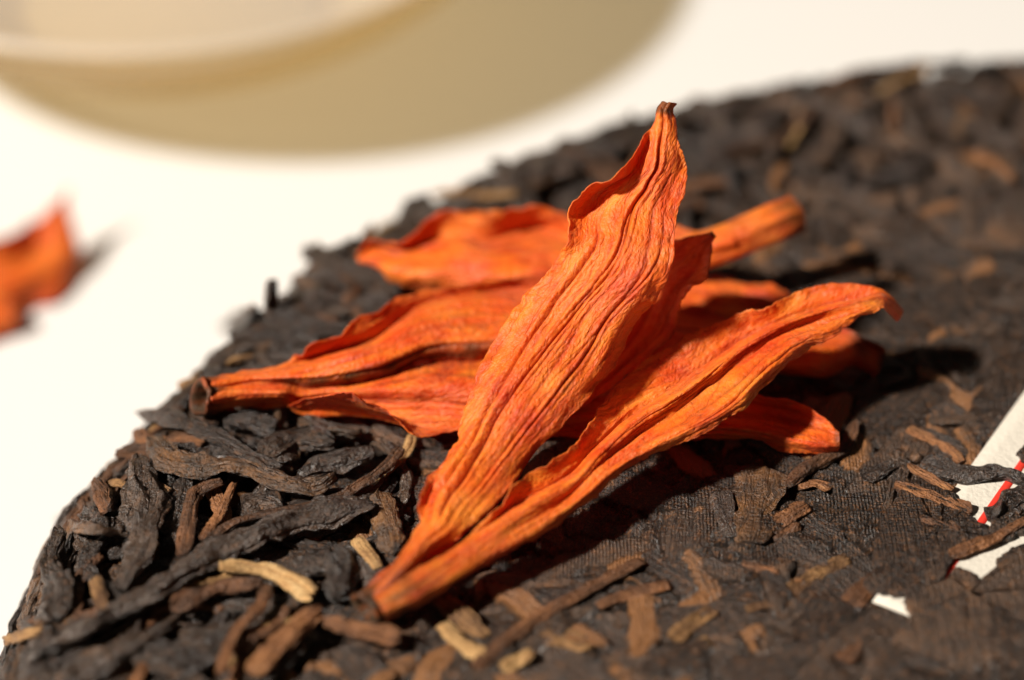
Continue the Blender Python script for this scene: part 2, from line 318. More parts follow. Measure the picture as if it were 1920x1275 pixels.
# ------------------------------------------------------------------ tea leaves and stems on the cake
def strip_mesh(name, path, width, thick, mat, nrm, folds=2, rag=0.25, nu=None, nv=14, seed=0, twist=0.0, round_=0.0, blunt=0.0, groove=0.30):
    path = np.asarray(path, float)
    seglen = np.linalg.norm(np.diff(path, axis=0), axis=1).sum()
    nu = nu or int(np.clip(seglen / 0.24, 14, 110))
    p = crom(path, nu); t = np.gradient(p, axis=0); t /= np.linalg.norm(t, axis=1, keepdims=True) + 1e-9
    nn = crom(np.asarray(nrm, float), nu) if np.ndim(nrm) == 2 else np.repeat(np.asarray(nrm, float)[None], nu, 0)
    sd = np.cross(t, nn); sd /= np.linalg.norm(sd, axis=1, keepdims=True) + 1e-9
    nn = np.cross(sd, t)
    u = np.linspace(0, 1, nu)[:, None]; th = np.linspace(0, 2 * math.pi, nv, endpoint=False)[None, :]
    tw = twist * (u - 0.5) + 0.35 * noise(u * 3, seed * 1.7, seed=seed)
    al = np.concatenate([[0], np.cumsum(np.linalg.norm(np.diff(p, axis=0), axis=1))])[:, None]
    taper = 0.28 + 0.72 * np.clip(np.minimum(u * (0.6 + (seed * 7 % 5) / 3), (1 - u) * (0.6 + (seed * 3 % 5) / 3)) * 7, 0, 1)**0.6
    taper = taper * (1 - blunt) + blunt * (0.82 + 0.18 * np.clip(np.minimum(u, 1 - u) * 14, 0, 1))
    wv = width / 2 * (1 + rag * fbm(al * 0.35, seed * 3.1, seed=seed)) * taper
    cs = np.sign(np.cos(th)) * np.abs(np.cos(th))**(0.8 + 0.2 * round_); sn = np.sin(th)
    tk = thick * (0.75 + 0.25 * np.clip(np.minimum(u, 1 - u) * 7, 0, 1))
    x = wv * cs * np.ones_like(u); y = tk * sn * (1 - (0.55 - 0.5 * round_) * cs**2) + 0 * x
    topw = np.clip(sn, 0, 1)
    fold = 0.6 - 1.9 * np.abs(np.sin(cs * math.pi * folds * 0.55 + seed + 1.4 * noise(al * 0.22, 1.1, seed=seed + 3)))**0.7 * (0.7 + 0.5 * noise(al * 0.3, 5.1, seed=seed + 4))
    y = y + topw * thick * 0.62 * fold * (1 - 0.65 * round_) + thick * 0.7 * (1 - round_) * cs * noise(al * 0.3, 9.1, seed=seed + 14)
    y = y - blunt * thick * 0.50 * np.abs(np.sin(cs * 4.5 + seed + noise(al * 0.3, 2.2, seed=seed))) * topw
    rad = 1 + 0.20 * fbm(al * 1.0, cs * 1.8 + seed, sn * 1.5, seed=seed + 5) - 0.16 * np.abs(noise(al * 0.5, th * 2.2, seed=seed + 6))
    hel = (twist * 0.9 + 0.25) * al / max(al[-1, 0], 1.0) * 3.0 + 0.8 * noise(al * 0.25, 4.4, seed=seed + 21)
    for m_, g_ in ((3 + seed % 3, groove), (7 + seed % 4, groove * 0.5)):
        rad = rad - g_ * (1 - np.abs(np.sin((m_ * th + hel * m_ * 0.5 + seed * 1.3) / 2)))**2.2 * (0.7 + 0.5 * noise(al * 0.4, m_ * 3.3, seed=seed + 22))
    x, y = x * rad, y * rad + thick * 0.30 * noise(al * 0.8, cs * width * 0.7 + 7, seed=seed + 8)
    xr = x * np.cos(tw) - y * np.sin(tw); yr = x * np.sin(tw) + y * np.cos(tw)
    V = p[:, None] + sd[:, None] * xr[..., None] + nn[:, None] * yr[..., None]
    f = grid_faces(nu, nv, True)
    V = V.reshape(-1, 3)
    n0 = len(V); V = np.concatenate([V, [V[:nv].mean(0) , V[-nv:].mean(0)]])
    caps = []
    for j in range(nv):
        caps.append([n0, (j + 1) % nv, j, j]); caps.append([n0 + 1, (nu - 1) * nv + j, (nu - 1) * nv + (j + 1) % nv, (nu - 1) * nv + (j + 1) % nv])
    uvs = np.stack([np.broadcast_to(cs * width / 2 + sn * thick, (nu, nv)), np.broadcast_to(al + seed * 13.7, (nu, nv))], -1).reshape(-1, 2)
    uvs = np.concatenate([uvs, [[0, 0], [0, 0]]])
    # caps as triangles: build as polygon soup through from_pydata
    me = bpy.data.meshes.new(name)
    me.from_pydata((V * MM).tolist(), [], [tuple(q) for q in f.tolist()] + [tuple(q[:3]) for q in caps])
    l = me.uv_layers.new(name='UVMap'); idx = np.empty(len(me.loops), np.int32); me.loops.foreach_get('vertex_index', idx)
    l.data.foreach_set('uv', uvs[idx].ravel())
    me.polygons.foreach_set('use_smooth', np.ones(len(me.polygons), bool)); me.materials.append(mat); me.update()
    return me
OFF = np.array([CX, CY, 0])
def placed(kind, pts, wpx, mat, lift=0.5, thick=None, seed=0, folds=2, twist=0.0, dz=None):
    P3 = np.array([on_cake(x, y, 0) for x, y in pts])
    nr = np.array([cake_normal(q[0], q[1]) for q in P3])
    n = len(P3); lf = np.full(n, lift) if dz is None else np.array(dz, float)
    P3 = P3 + nr * lf[:, None] - OFF
    wd = wpx / 20.5
    stem = kind == 'tea_stem'
    th = thick if thick else ((wd * 0.36 if lift > 0.5 else wd * 0.22) if stem else 0.34 if mat == 'brown' and lift < 0.5 else min(wd * 0.30, 0.85) if lift > 0.3 else 0.26)
    me = strip_mesh(kind, P3, wd, th, M[mat], nr, folds=folds, seed=seed, twist=twist, round_=0.8 if stem else (0.35 if lift > 0.3 else 0.0), groove=0.26 if stem else (0.34 if lift > 0.3 else 0.15), rag=0.16 if stem else 0.26, blunt=0.9 if stem else (0.5 if lift < 0.3 else 0.0), nv=40 if wd > 1.6 else 26)
    return link(kind, me, cake)
L_, S_ = 'tea_leaf', 'tea_stem'
HAND = [
 (L_, [(281,793),(330,806),(360,817),(424,849),(477,881),(529,900)], 36, 'mixed', 0.9),
 (L_, [(294,846),(318,881),(371,897),(450,897),(529,928),(590,936),(630,918)], 46, 'mixed', 1.0),
 (S_, [(387,1037),(439,1002),(529,979),(625,957),(700,915),(735,885),(752,862)], 21, 'brown', 0.9),
 (L_, [(70,1256),(159,1204),(265,1145),(371,1077),(477,1024),(582,990),(700,965)], 58, 'dark', 0.8),
 (L_, [(270,880),(278,940),(275,997),(259,1066),(228,1125)], 76, 'dark', 0.7),
 (S_, [(418,923),(375,938),(362,960),(355,997),(344,1061)], 27, 'brown', 0.8),
 (S_, [(439,926),(413,981),(381,1029)], 21, 'brown', 0.7),
 (L_, [(132,1010),(116,1076),(122,1130),(116,1180)], 54, 'mixed', 0.8),
 (S_, [(183,1100),(190,1125),(198,1160)], 28, 'tan', 0.6),
 (L_, [(112,995),(175,1013),(238,1022)], 28, 'mixed', 1.1),
 (S_, [(413,1082),(476,1082),(530,1098),(590,1132)], 36, 'tan', 0.7),
 (L_, [(323,1158),(397,1124),(450,1114),(495,1113)], 42, 'brown', 0.7),
 (S_, [(413,1285),(440,1209),(487,1161),(505,1119)], 22, 'brown', 0.9),
 (L_, [(470,1280),(530,1220),(604,1156)], 40, 'brown', 0.7),
 (L_, [(609,1180),(680,1198),(752,1212)], 44, 'brown', 0.6),
 (S_, [(30,1210),(60,1203),(92,1197)], 28, 'tan', 0.6),
 (L_, [(500,878),(530,850),(565,836),(628,848)], 56, 'mixed', 0.6),
 (L_, [(196,920),(205,945),(215,975)], 36, 'brown', 0.8),
 (L_, [(713,928),(726,980),(742,1040)], 45, 'mixed', 0.35),
 (S_, [(668,1016),(688,1042),(710,1072)], 25, 'tan', 0.4),
 (S_, [(824,1126),(871,1165),(914,1198)], 40, 'tan', 0.3),
 (S_, [(828,1176),(866,1210),(910,1236)], 36, 'tan', 0.25),
 (S_, [(1204,1058),(1119,1101),(1029,1151),(961,1196),(890,1256)], 30, 'brown', 0.35),
 (S_, [(1120,1138),(1186,1115),(1256,1100)], 25, 'brown', 0.15),
 (L_, [(1004,1185),(1055,1196),(1112,1212)], 44, 'tan', 0.05),
 (S_, [(943,1128),(960,1136),(980,1152)], 16, 'tan', 0.12),
 (S_, [(940,1258),(965,1242),(994,1222)], 30, 'tan', 0.15),
 (L_, [(1349,925),(1358,965),(1378,1010)], 40, 'dark', 0.25),
 (L_, [(1430,880),(1420,940),(1407,1022)], 84, 'mixed', 0.22),
 (S_, [(1455,982),(1482,968),(1513,950)], 32, 'brown', 0.2),
 (L_, [(1450,1012),(1475,1000),(1500,986)], 20, 'brown', 0.1),
 (L_, [(1470,920),(1516,880),(1583,844),(1603,795)], 28, 'brown', 0.3),
 (L_, [(1496,916),(1525,908),(1558,917)], 28, 'brown', 0.12),
 (S_, [(1703,806),(1764,835),(1802,869)], 30, 'brown', 0.2),
 (S_, [(1703,884),(1741,907),(1784,931)], 24, 'brown', 0.75),
 (L_, [(1676,920),(1741,939),(1780,955),(1820,972)], 40, 'brown', 0.55),
 (L_, [(1725,878),(1800,900),(1867,897),(1935,920)], 44, 'dark', 0.65),
 (L_, [(1860,985),(1895,955),(1945,925)], 66, 'dark', 0.5),
 (S_, [(1780,1054),(1854,1025),(1945,975)], 26, 'brown', 0.8),
 (S_, [(1398,1142),(1452,1128),(1516,1088),(1590,1046)], 28, 'tan', 0.02),
 (L_, [(1590,1132),(1615,1108),(1648,1078)], 38, 'brown', 0.05),
 (L_, [(1392,1056),(1425,1062),(1463,1076)], 38, 'brown', 0.02),
 (L_, [(1260,1198),(1298,1168),(1338,1140)], 32, 'tan', -0.1),
 (S_, [(1308,1214),(1320,1206),(1332,1202)], 22, 'tan', 0.0),
 (L_, [(1580,1240),(1597,1220),(1612,1200)], 40, 'brown', 0.0),
 (S_, [(1709,980),(1750,990),(1797,1008)], 24, 'brown', 0.55),
 (L_, [(1620,900),(1660,880),(1700,862)], 44, 'dark', 0.2),
 (L_, [(1690,850),(1680,905),(1665,960)], 40, 'dark', 0.2),
 (L_, [(1740,790),(1810,790),(1880,782)], 22, 'mixed', 0.15),
 (L_, [(560,900),(600,880),(650,868),(700,850)], 44, 'dark', 0.4),
 (L_, [(420,800),(470,800),(520,815)], 54, 'dark', 0.5),
 (L_, [(560,800),(620,812),(680,818)], 50, 'mixed', 0.4),
 (L_, [(310,1010),(330,960),(345,900)], 40, 'dark', 0.3),
 (L_, [(455,960),(490,950),(530,962)], 48, 'dark', 0.5),
 (L_, [(380,690),(430,640),(490,602)], 48, 'mixed', 0.9),
 (L_, [(620,1040),(640,1080),(630,1130)], 60, 'dark', 0.4),
]
for k, (kind, pts, wpx, mat, lift) in enumerate(HAND):
    if lift >= 0.6 and pts[0][0] < 760: lift += 0.35
    placed(kind, pts, wpx, mat, lift, seed=k + 1, folds=1 + k % 3, twist=random.choice((-1, 1)) * random.uniform(0.3, 1.1) if lift > 0.45 else 0)
placed(L_, [(512,604),(519,600),(528,598),(536,596)], 36, 'mixed', 0.8, seed=77, dz=[0.2, 1.4, 2.6, 3.9])
# small round seed
sv, sf = [], []
q = on_cake(1718, 858, 0.35) - OFF
a = np.linspace(0, math.pi, 9); b = np.linspace(0, 2 * math.pi, 14, endpoint=False)
sv = np.stack([0.55 * np.sin(a)[:, None] * np.cos(b), 0.5 * np.sin(a)[:, None] * np.sin(b), 0.45 * np.cos(a)[:, None] + 0 * b], -1)
sv = sv * (1 + 0.10 * noise(sv[..., 0] * 4, sv[..., 1] * 4, sv[..., 2] * 4)[..., None])
link('seed', mesh_from('seed', sv.reshape(-1, 3) + q, grid_faces(9, 14, True), M['mixed'], np.zeros((126, 2))), cake)

# flat leaf pieces with a given outline
def flake(pts, lift, thick, mat, seed=0):
    P2 = np.array([on_cake(x, y, 0) for x, y in pts]); n0 = len(P2)
    loop = crom(np.concatenate([P2, P2[:1]]), n0 * 10 + 1)[:-1]; n = len(loop); c = loop.mean(0)
    rings = [(1.0, -0.4), (1.0, thick * 0.55), (0.95, thick * 0.95), (0.8, thick * 1.05), (0.55, thick), (0.25, thick), (0.02, thick)]
    V = []
    for s, z in rings:
        r = c + (loop - c) * s
        r[:, :2] += 0.30 * np.stack([fbm(loop[:, 0] * 1.2, loop[:, 1] * 1.2, seed=seed), fbm(loop[:, 0] * 1.2, loop[:, 1] * 1.2, seed=seed + 2)], -1)
        r[:, 2] += lift + z + (0.12 * fbm(r[:, 0] * 0.8, r[:, 1] * 0.8, seed=seed + 4) if z > 0 else 0)
        V.append(r)
    V = np.array(V) - OFF
    uv = V[..., :2].reshape(-1, 2)
    return link('tea_leaf', mesh_from('tea_leaf', V.reshape(-1, 3), grid_faces(len(rings), n, True), M[mat], uv), cake)
flake([(1700,905),(1790,940),(1830,985),(1878,1012),(1850,1026),(1785,1046),(1700,1075),(1640,1060),(1655,980)], 0.42, 0.35, 'flat', 3)
flake([(1655,1072),(1720,1068),(1778,1058),(1768,1075),(1735,1082),(1742,1100),(1702,1126),(1650,1122),(1625,1100)], 0.42, 0.35, 'flat', 5)
flake([(1768,1100),(1790,1076),(1815,1084),(1848,1101),(1886,1060),(1940,1045),(1990,1150),(1850,1250),(1690,1215),(1708,1168),(1702,1140),(1742,1106)], 0.42, 0.38, 'flat', 7)
flake([(1905,860),(1925,845),(1990,880),(1990,900),(1925,875)], 0.42, 0.3, 'flat', 9)

flake([(1868,1064),(1898,1034),(1990,1000),(1990,1110),(1900,1105),(1878,1085)], 0.42, 0.3, 'flat', 11)
flake([(1850,1000),(1872,962),(1905,975),(1925,1000),(1900,1018),(1872,1020)], 0.42, 0.3, 'flat', 13)
flake([(1694,1142),(1702,1116),(1735,1078),(1772,1048),(1786,1062),(1772,1078),(1764,1102),(1722,1142)], 0.44, 0.3, 'flat', 15)
flake([(1840,1165),(1900,1135),(1995,1140),(2000,1260),(1870,1240)], 0.46, 0.3, 'flat', 17)
# paper ticket pressed into the cake, with its red border line
def on_ticket(a, b, z): 
    xy = c0[:2] + e1 * a + e2 * b
    return np.array([xy[0] - CX, xy[1] - CY, HT + z + 0.06 * noise(xy[0] * 0.12, xy[1] * 0.12, seed=6)])
def sheet(name, a0, a1, b0, b1, z, mat, parent, na=40, nb=24, ragged=0.0):
    A, B = np.meshgrid(np.linspace(a0, a1, na), np.linspace(b0, b1, nb), indexing='ij')
    V = np.array([on_ticket(a + ragged * noise(b * 1.5, 3.3) * (1 if i in (0,) else 0), b, z) for i, (a, b) in zip(np.repeat(np.arange(na), nb), zip(A.ravel(), B.ravel()))])
    o = link(name, mesh_from(name, V, grid_faces(na, nb), mat), parent)
    md = o.modifiers.new('thickness', 'SOLIDIFY'); md.thickness = 0.0001; md.offset = -1
    return o
tk = sheet('paper_ticket', -0.5, 46, 0, 30, 0.22, M['paper'], cake)
tk['label'] = 'off-white paper ticket with a red border line pressed under the leaves'
rl = on_cake(1872, 937, 0)[:2] - c0[:2]; rb = float(rl @ e2)
sheet('red_line', 1.0, 46, rb - 0.35, rb + 0.35, 0.235, M['red'], tk, 40, 3)

# random loose strips and flakes: shared meshes, copied
variants = {}
for nm, mat, cnt, stem in (('leaf', 'dark', 9, False), ('leafm', 'mixed', 5, False), ('stem', 'brown', 4, True), ('stemt', 'tan', 3, True)):
    lst = []
    for k in range(cnt):
        Lg = random.uniform(7, 15) if not stem else random.uniform(4, 10)
        wd = random.uniform(1.4, 2.9) if not stem else random.uniform(0.8, 1.5)
        bend = random.uniform(-0.4, 0.4); n = 6
        t = np.linspace(-0.5, 0.5, n); path = np.stack([t * Lg, bend * Lg * (t * t * 4 - 0.5) * 0.5 + np.array([random.uniform(-.3, .3) for _ in range(n)]), np.array([random.uniform(-.25, .25) for _ in range(n)]) - 0.9 * t * t * Lg / 6], -1)
        lst.append(strip_mesh('tea_stem' if stem else 'tea_leaf', path, wd, wd * 0.36 if stem else wd * random.uniform(0.24, 0.34), M[mat], (0, 0, 1), folds=random.choice([1, 2, 2, 3]), rag=0.18 if stem else 0.32, blunt=0.8 if stem else 0.0, nu=44, nv=26, groove=0.34, seed=100 + k * 3 + len(nm) * 31, twist=random.uniform(-1.6, 1.6), round_=0.8 if stem else 0.35))
    variants[nm] = lst
from mathutils import Matrix, Vector
nleaf = nstem = 0
tries = 0
prng = np.random.default_rng(5)
def in_view(p):
    q = p - CAM; d = q @ FW
    return abs(q[0] / d * F_PX) < 1010 and abs(q @ UP / d * F_PX) < 690
def inside(poly, x, y):
    c = False
    for (x0, y0), (x1, y1) in zip(poly, poly[1:] + poly[:1]):
        if (y0 > y) != (y1 > y) and x < (x1 - x0) * (y - y0) / (y1 - y0) + x0: c = not c
    return c
BEDS = [[(350,730),(540,690),(680,640),(790,590),(1000,560),(1720,620),(1720,880),(1300,870),(860,850),(560,800),(370,800)],
        [(640,480),(850,440),(1100,440),(1510,440),(1510,560),(1300,600),(720,580)], [(640,1180),(700,1050),(860,840),(1330,840),(1330,900),(900,1110),(760,1200)], [(1600,720),(2000,720),(2000,1260),(1600,1220)]]
def hidden_zone(p):                                   # keep the flowers' bed and the ticket free of anything that stands up
    q = p - CAM; d = q @ FW; px = 960 + q[0] / d * F_PX; py = 637.5 - q @ UP / d * F_PX
    return any(inside(b_, px, py) for b_ in BEDS)
while (nleaf < 225 or nstem < 75) and tries < 6000:
    tries += 1
    ang = prng.uniform(0, 2 * math.pi); r = CR - abs(prng.normal(0, 15)) - 1.0
    x, y = CX + r * math.cos(ang), CY + r * math.sin(ang)
    z = float(macro(x, y)); p = np.array([x, y, z])
    if not in_view(p): continue
    lo = float(sstep(CR - 42, CR - 20, r))
    q_ = p - CAM; nearw = 1.0 if q_ @ FW < 262 else 0.45
    if hidden_zone(p) or prng.random() > (0.12 + lo) * nearw: continue
    stem = prng.random() < 0.25
    if stem and nstem >= 75 or (not stem and nleaf >= 225): continue
    nm = ('stemt' if prng.random() < 0.3 else 'stem') if stem else ('leafm' if prng.random() < 0.42 else 'leaf')
    me = variants[nm][prng.integers(len(variants[nm]))]
    o = link('tea_stem' if stem else 'tea_leaf', me, cake)
    n = Vector(cake_normal(x, y)); yaw = prng.uniform(0, 2 * math.pi) if r < CR - 8 else math.atan2(y - CY, x - CX) + math.pi / 2 + prng.normal(0, 0.5)
    rot = n.to_track_quat('Z', 'Y').to_matrix().to_4x4()
    tx = Vector((math.cos(yaw), math.sin(yaw), 0)); tx = (tx - n * tx.dot(n)).normalized(); ty = n.cross(tx)
    rot = Matrix((tx, ty, n)).transposed().to_4x4()
    lift = -0.15 - 0.5 * lo + 0.8 * lo * prng.random() if not stem else 0.05 - 0.3 * lo + 0.6 * lo * prng.random()
    s = prng.uniform(0.75, 1.15) * (0.7 + 0.3 * lo)
    pos = Vector((x - CX, y - CY, z)) + n * lift
    sz = s * (0.35 + 0.65 * lo)
    o.matrix_local = Matrix.Translation(pos * MM) @ rot @ Matrix.Diagonal((s, s, sz, 1))
    if stem: nstem += 1
    else: nleaf += 1

# ------------------------------------------------------------------ dried lily flowers
def petal(name, st, parent, nu=300, nv=90, seed=0, creases=(), ncrease=12, amp=0.16, ruffle=0.35, vein_shade=None, brown=None, thick=0.10, table=False, jitter=0.2, wav=0.22, up=0.0):
    C = np.array([[P(x, y, h + up - (HT if table else 0)) for x, y, h in row] for row in st])
    G = crom(crom(C, nu, 0), nv, 1)
    u = np.linspace(0, 1, nu)[:, None]; v = np.linspace(0, 1, nv)[None, :]
    du = np.gradient(G, axis=0); dv = np.gradient(G, axis=1)
    n = np.cross(dv, du); n /= np.linalg.norm(n, axis=2, keepdims=True) + 1e-9
    wid = np.linalg.norm(dv, axis=2).sum(1, keepdims=True); lens = np.concatenate([[0], np.cumsum(np.linalg.norm(du[:-1], axis=2).mean(1))])[:, None]
    full = np.clip(wid / 6.0, 0.25, 1)                # wrinkles shrink where the petal is narrow
    S = (v - 0.5) * wid; T = lens + 0 * v
    d = wav * fbm(S * 0.35, T * 0.16, seed=seed) * full
    vn = np.zeros((nu, nv))
    rs = np.random.default_rng(seed + 50)
    lst = list(creases)
    for k in range(ncrease):
        v0 = rs.uniform(0.06, 0.94); v1 = np.clip(0.5 + (v0 - 0.5) * rs.uniform(0.75, 1.2), 0.04, 0.96)
        a0 = rs.uniform(-0.2, 0.6); lst.append(([(0, 0.5 + (v0 - 0.5) * 0.8), (0.5, v0), (1, v1)], rs.uniform(0.35, 1.0) * amp, rs.uniform(0.10, 0.22), (a0, a0 + rs.uniform(0.3, 0.8)), 0.5))
    for (line, depth, wmm, (ua, ub), vs_) in lst:
        lu, lv = np.array(line).T
        vg = np.interp(u[:, 0], lu, lv)[:, None] + 0.018 * noise(u * 14, depth * 50, seed=seed) + 0.008 * noise(u * 45, depth * 90, seed=seed)
        e = (v - vg) * wid
        m = sstep(ua, ua + 0.08, u) * (1 - sstep(ub - 0.08, ub, u)) * np.clip(0.75 + 0.5 * noise(u * 12, depth * 77, seed=seed + 1), 0.2, 1.2)
        g = np.exp(-(np.abs(e) / wmm)**1.3)
        d = d - depth * g * m * np.sqrt(full) + 0.35 * depth * np.exp(-((np.abs(e) - 2.3 * wmm) / (1.3 * wmm))**2) * m * full
        vn = np.maximum(vn, vs_ * np.exp(-(e / (wmm * 0.9))**2) * m)  # dark line along each crease: vein pigment plus painted-in shade
    d = d + 0.022 * fbm(S * 1.2, T * 0.7, seed=seed + 6) * full + 0.025 * noise(S * 4, T * 2.2, seed=seed + 7)
    edge = np.maximum(sstep(0.16, 0.0, v), sstep(0.84, 1.0, v))
    d = d + ruffle * edge * full * fbm(T * 0.28, v * 3, seed=seed + 8) + 0.16 * edge**2 * full * fbm(T * 1.1, v * 3, seed=seed + 18)
    lat = dv / (np.linalg.norm(dv, axis=2, keepdims=True) + 1e-9)
    G = G + n * d[..., None] + lat * (edge**2 * jitter * fbm(T * 0.8, v * 2, seed=seed + 9) * full)[..., None]
    br = np.zeros((nu, nv))
    for b in (brown or []): br = np.maximum(br, b(u + 0 * v, v + 0 * u))
    br = np.clip(br * (0.75 + 0.4 * noise(S * 1.5, T * 0.8, seed=seed + 12)), 0, 1)
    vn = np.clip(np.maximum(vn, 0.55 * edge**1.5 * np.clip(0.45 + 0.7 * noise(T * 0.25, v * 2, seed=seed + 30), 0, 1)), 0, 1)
    me = mesh_from(name, G.reshape(-1, 3), grid_faces(nu, nv), M['petal'], np.stack([S + seed * 7.3, T], -1).reshape(-1, 2), {'vein_shade': vn, 'brown': br})
    o = link(name, me, parent)
    md = o.modifiers.new('thickness', 'SOLIDIFY'); md.thickness = thick * MM; md.offset = 0
    return o
def row(h, Lp, Rp, bulge=0.6, k=9, lip=0.0, hl=0.0, hr=0.0):
    r = []
    for i in range(k):
        f = i / (k - 1); b = bulge * (1 - (2 * f - 1)**2)
        r.append((Lp[0] + (Rp[0] - Lp[0]) * f, Lp[1] + (Rp[1] - Lp[1]) * f, h + b + (lip + hl if i == 0 else 0) - (lip * 0.5 if i == 1 else lip * 0.3 if i == 2 else 0) + (hr if i == k - 1 else 0)))
    return r
def stem_tube(path, rad, parent, seed=0, lobes=0.16, th0=0.0, brown_end=0.9, squash=1.0, table=False):
    C = np.array([P(x, y, h - (HT if table else 0)) for x, y, h in path]); nu, nv = 70, 40
    p = crom(C, nu); r = crom(np.array(rad, float)[:, None], nu)[:, 0]
    t = np.gradient(p, axis=0); t /= np.linalg.norm(t, axis=1, keepdims=True)
    # hollow end: turn inwards at the first ring
    ring_p = [p[0] + t[0] * 1.6, p[0] + t[0] * 0.9, p[0] + t[0] * 0.25, p[0] - t[0] * 0.05, p[0] - t[0] * 0.02, p[0] + t[0] * 0.22]
    ring_r = [0.15, 0.55, 0.62, 0.78, 0.98, 1.12]
    p2 = np.concatenate([ring_p, p[2:]]); r2 = np.concatenate([np.array(ring_r) * r[0], r[2:]]); t2 = np.concatenate([np.repeat(t[:1], 6, 0), t[2:]])
    upv = np.array([0, 0, 1.0]); sd = np.cross(t2, upv); sd /= np.linalg.norm(sd, axis=1, keepdims=True); nn = np.cross(sd, t2)
    th = np.linspace(0, 2 * math.pi, nv, endpoint=False)[None, :]; al = np.concatenate([[0], np.cumsum(np.linalg.norm(np.diff(p2, axis=0), axis=1))])[:, None]
    rr = r2[:, None] * (1 + lobes * np.cos(2 * (th - th0)) + 0.06 * np.cos(5 * th + seed) + 0.08 * fbm(np.cos(th) * 2 + seed, np.sin(th) * 2, al * 0.25, seed=seed) + 0.05 * noise(th * 5 / math.pi * 2, al * 0.4, seed=seed + 3))
    V = p2[:, None] + sd[:, None] * (rr * np.cos(th))[..., None] + nn[:, None] * (rr * np.sin(th) * squash)[..., None]
    br = np.zeros((len(p2), nv)); br[:] = brown_end * (1 - sstep(0.6, 4.0, al - al[3])); br[:4] = 1
    br = np.clip(br + 0.25 * noise(al * 0.5, th * 2, seed=seed), 0, 1)
    uv = np.stack([th * r2[:, None] + 0 * al, al + 0 * th], -1).reshape(-1, 2)
    return link('flower_base', mesh_from('flower_base', V.reshape(-1, 3), grid_faces(len(p2), nv, True), M['petal'], uv, {'vein_shade': np.zeros(V.shape[:2]), 'brown': br}), parent)
GRP = None
tipbrown = lambda a, b: (lambda u, v: sstep(a, b, u))
basebrown = lambda a, b, k=0.5: (lambda u, v: k * (1 - sstep(a, b, u)))

# flower with one petal standing up and one reaching along the cake
fa = thing('dried_lily_flower', 'orange dried lily flower with one tall petal rising to a blackened tip', 'dried flower', 'dried lily flowers')
A1 = [
 row(2.0, (686,1108), (724,1128), 0.8), row(2.8, (721,1069), (767,1082), 1.2), row(3.6, (768,1004), (814,1032), 1.2),
 row(4.3, (789,966), (864,999), 1.0, lip=0.4), row(4.8, (791,920), (905,964), 0.8, lip=0.6), row(5.3, (818,882), (957,910), 0.8, lip=0.1),
 row(6.2, (852,828), (1011,841), 0.9), row(8.0, (875,744), (1090,762), 1.0), row(10.0, (914,656), (1159,681), 1.0, hr=-0.6),
 row(12.5, (981,565), (1203,596), 0.9, hr=-0.6), row(15.0, (1040,494), (1240,540), 0.8, hr=-0.4), row(17.0, (1068,450), (1262,467), 0.6, lip=0.5),
 row(18.5, (1078,388), (1270,405), 0.4, lip=0.8), row(20.0, (1112,353), (1285,350), 0.3, lip=1.0), row(21.2, (1166,326), (1287,304), 0.3, lip=0.9),
 row(22.5, (1201,273), (1273,272), 0.3, lip=0.6), row(23.7, (1222,232), (1267,235), 0.4), row(24.6, (1229,207), (1260,207), 0.5), row(25.2, (1240,190), (1268,193), 0.4)]
mid = [(0, .5), (0.2, .42), (0.36, .34), (0.5, .46), (0.62, .52), (0.72, .6), (0.85, .5), (1, .4)]
petal('petal', A1, fa, 420, 120, seed=1, creases=[
    (mid, 0.62, 0.20, (0.16, 1.1), 0.85), ([(a, b - 0.035) for a, b in mid], 0.28, 0.12, (0.3, 0.9), 0.3), ([(a, b + 0.05) for a, b in mid], 0.25, 0.13, (0.2, 0.7), 0.3),
    ([(0, .3), (0.3, .2), (0.5, .25), (0.68, .22)], 0.50, 0.17, (0.22, 0.68), 0.8), ([(0.2, .7), (0.5, .72), (0.65, .85)], 0.38, 0.14, (0.2, 0.62), 0.7), ([(0.4, .6), (0.62, .9)], 0.26, 0.11, (0.38, 0.64), 0.6),
    ([(0.1, .62), (0.3, .62), (0.4, .66)], 0.45, 0.25, (0.08, 0.42), 0.4)],
    ncrease=7, amp=0.12, wav=0.18, brown=[tipbrown(0.915, 0.945), basebrown(0.0, 0.17, 0.8)])
tb6 = lambda hs, pts: [(x, y, h) for (x, y), h in zip(pts, hs)]
def off(h, o): return [h + q for q in o]
o6 = (0.9, -0.7, 0.35, -0.45, 0.1, -0.9)
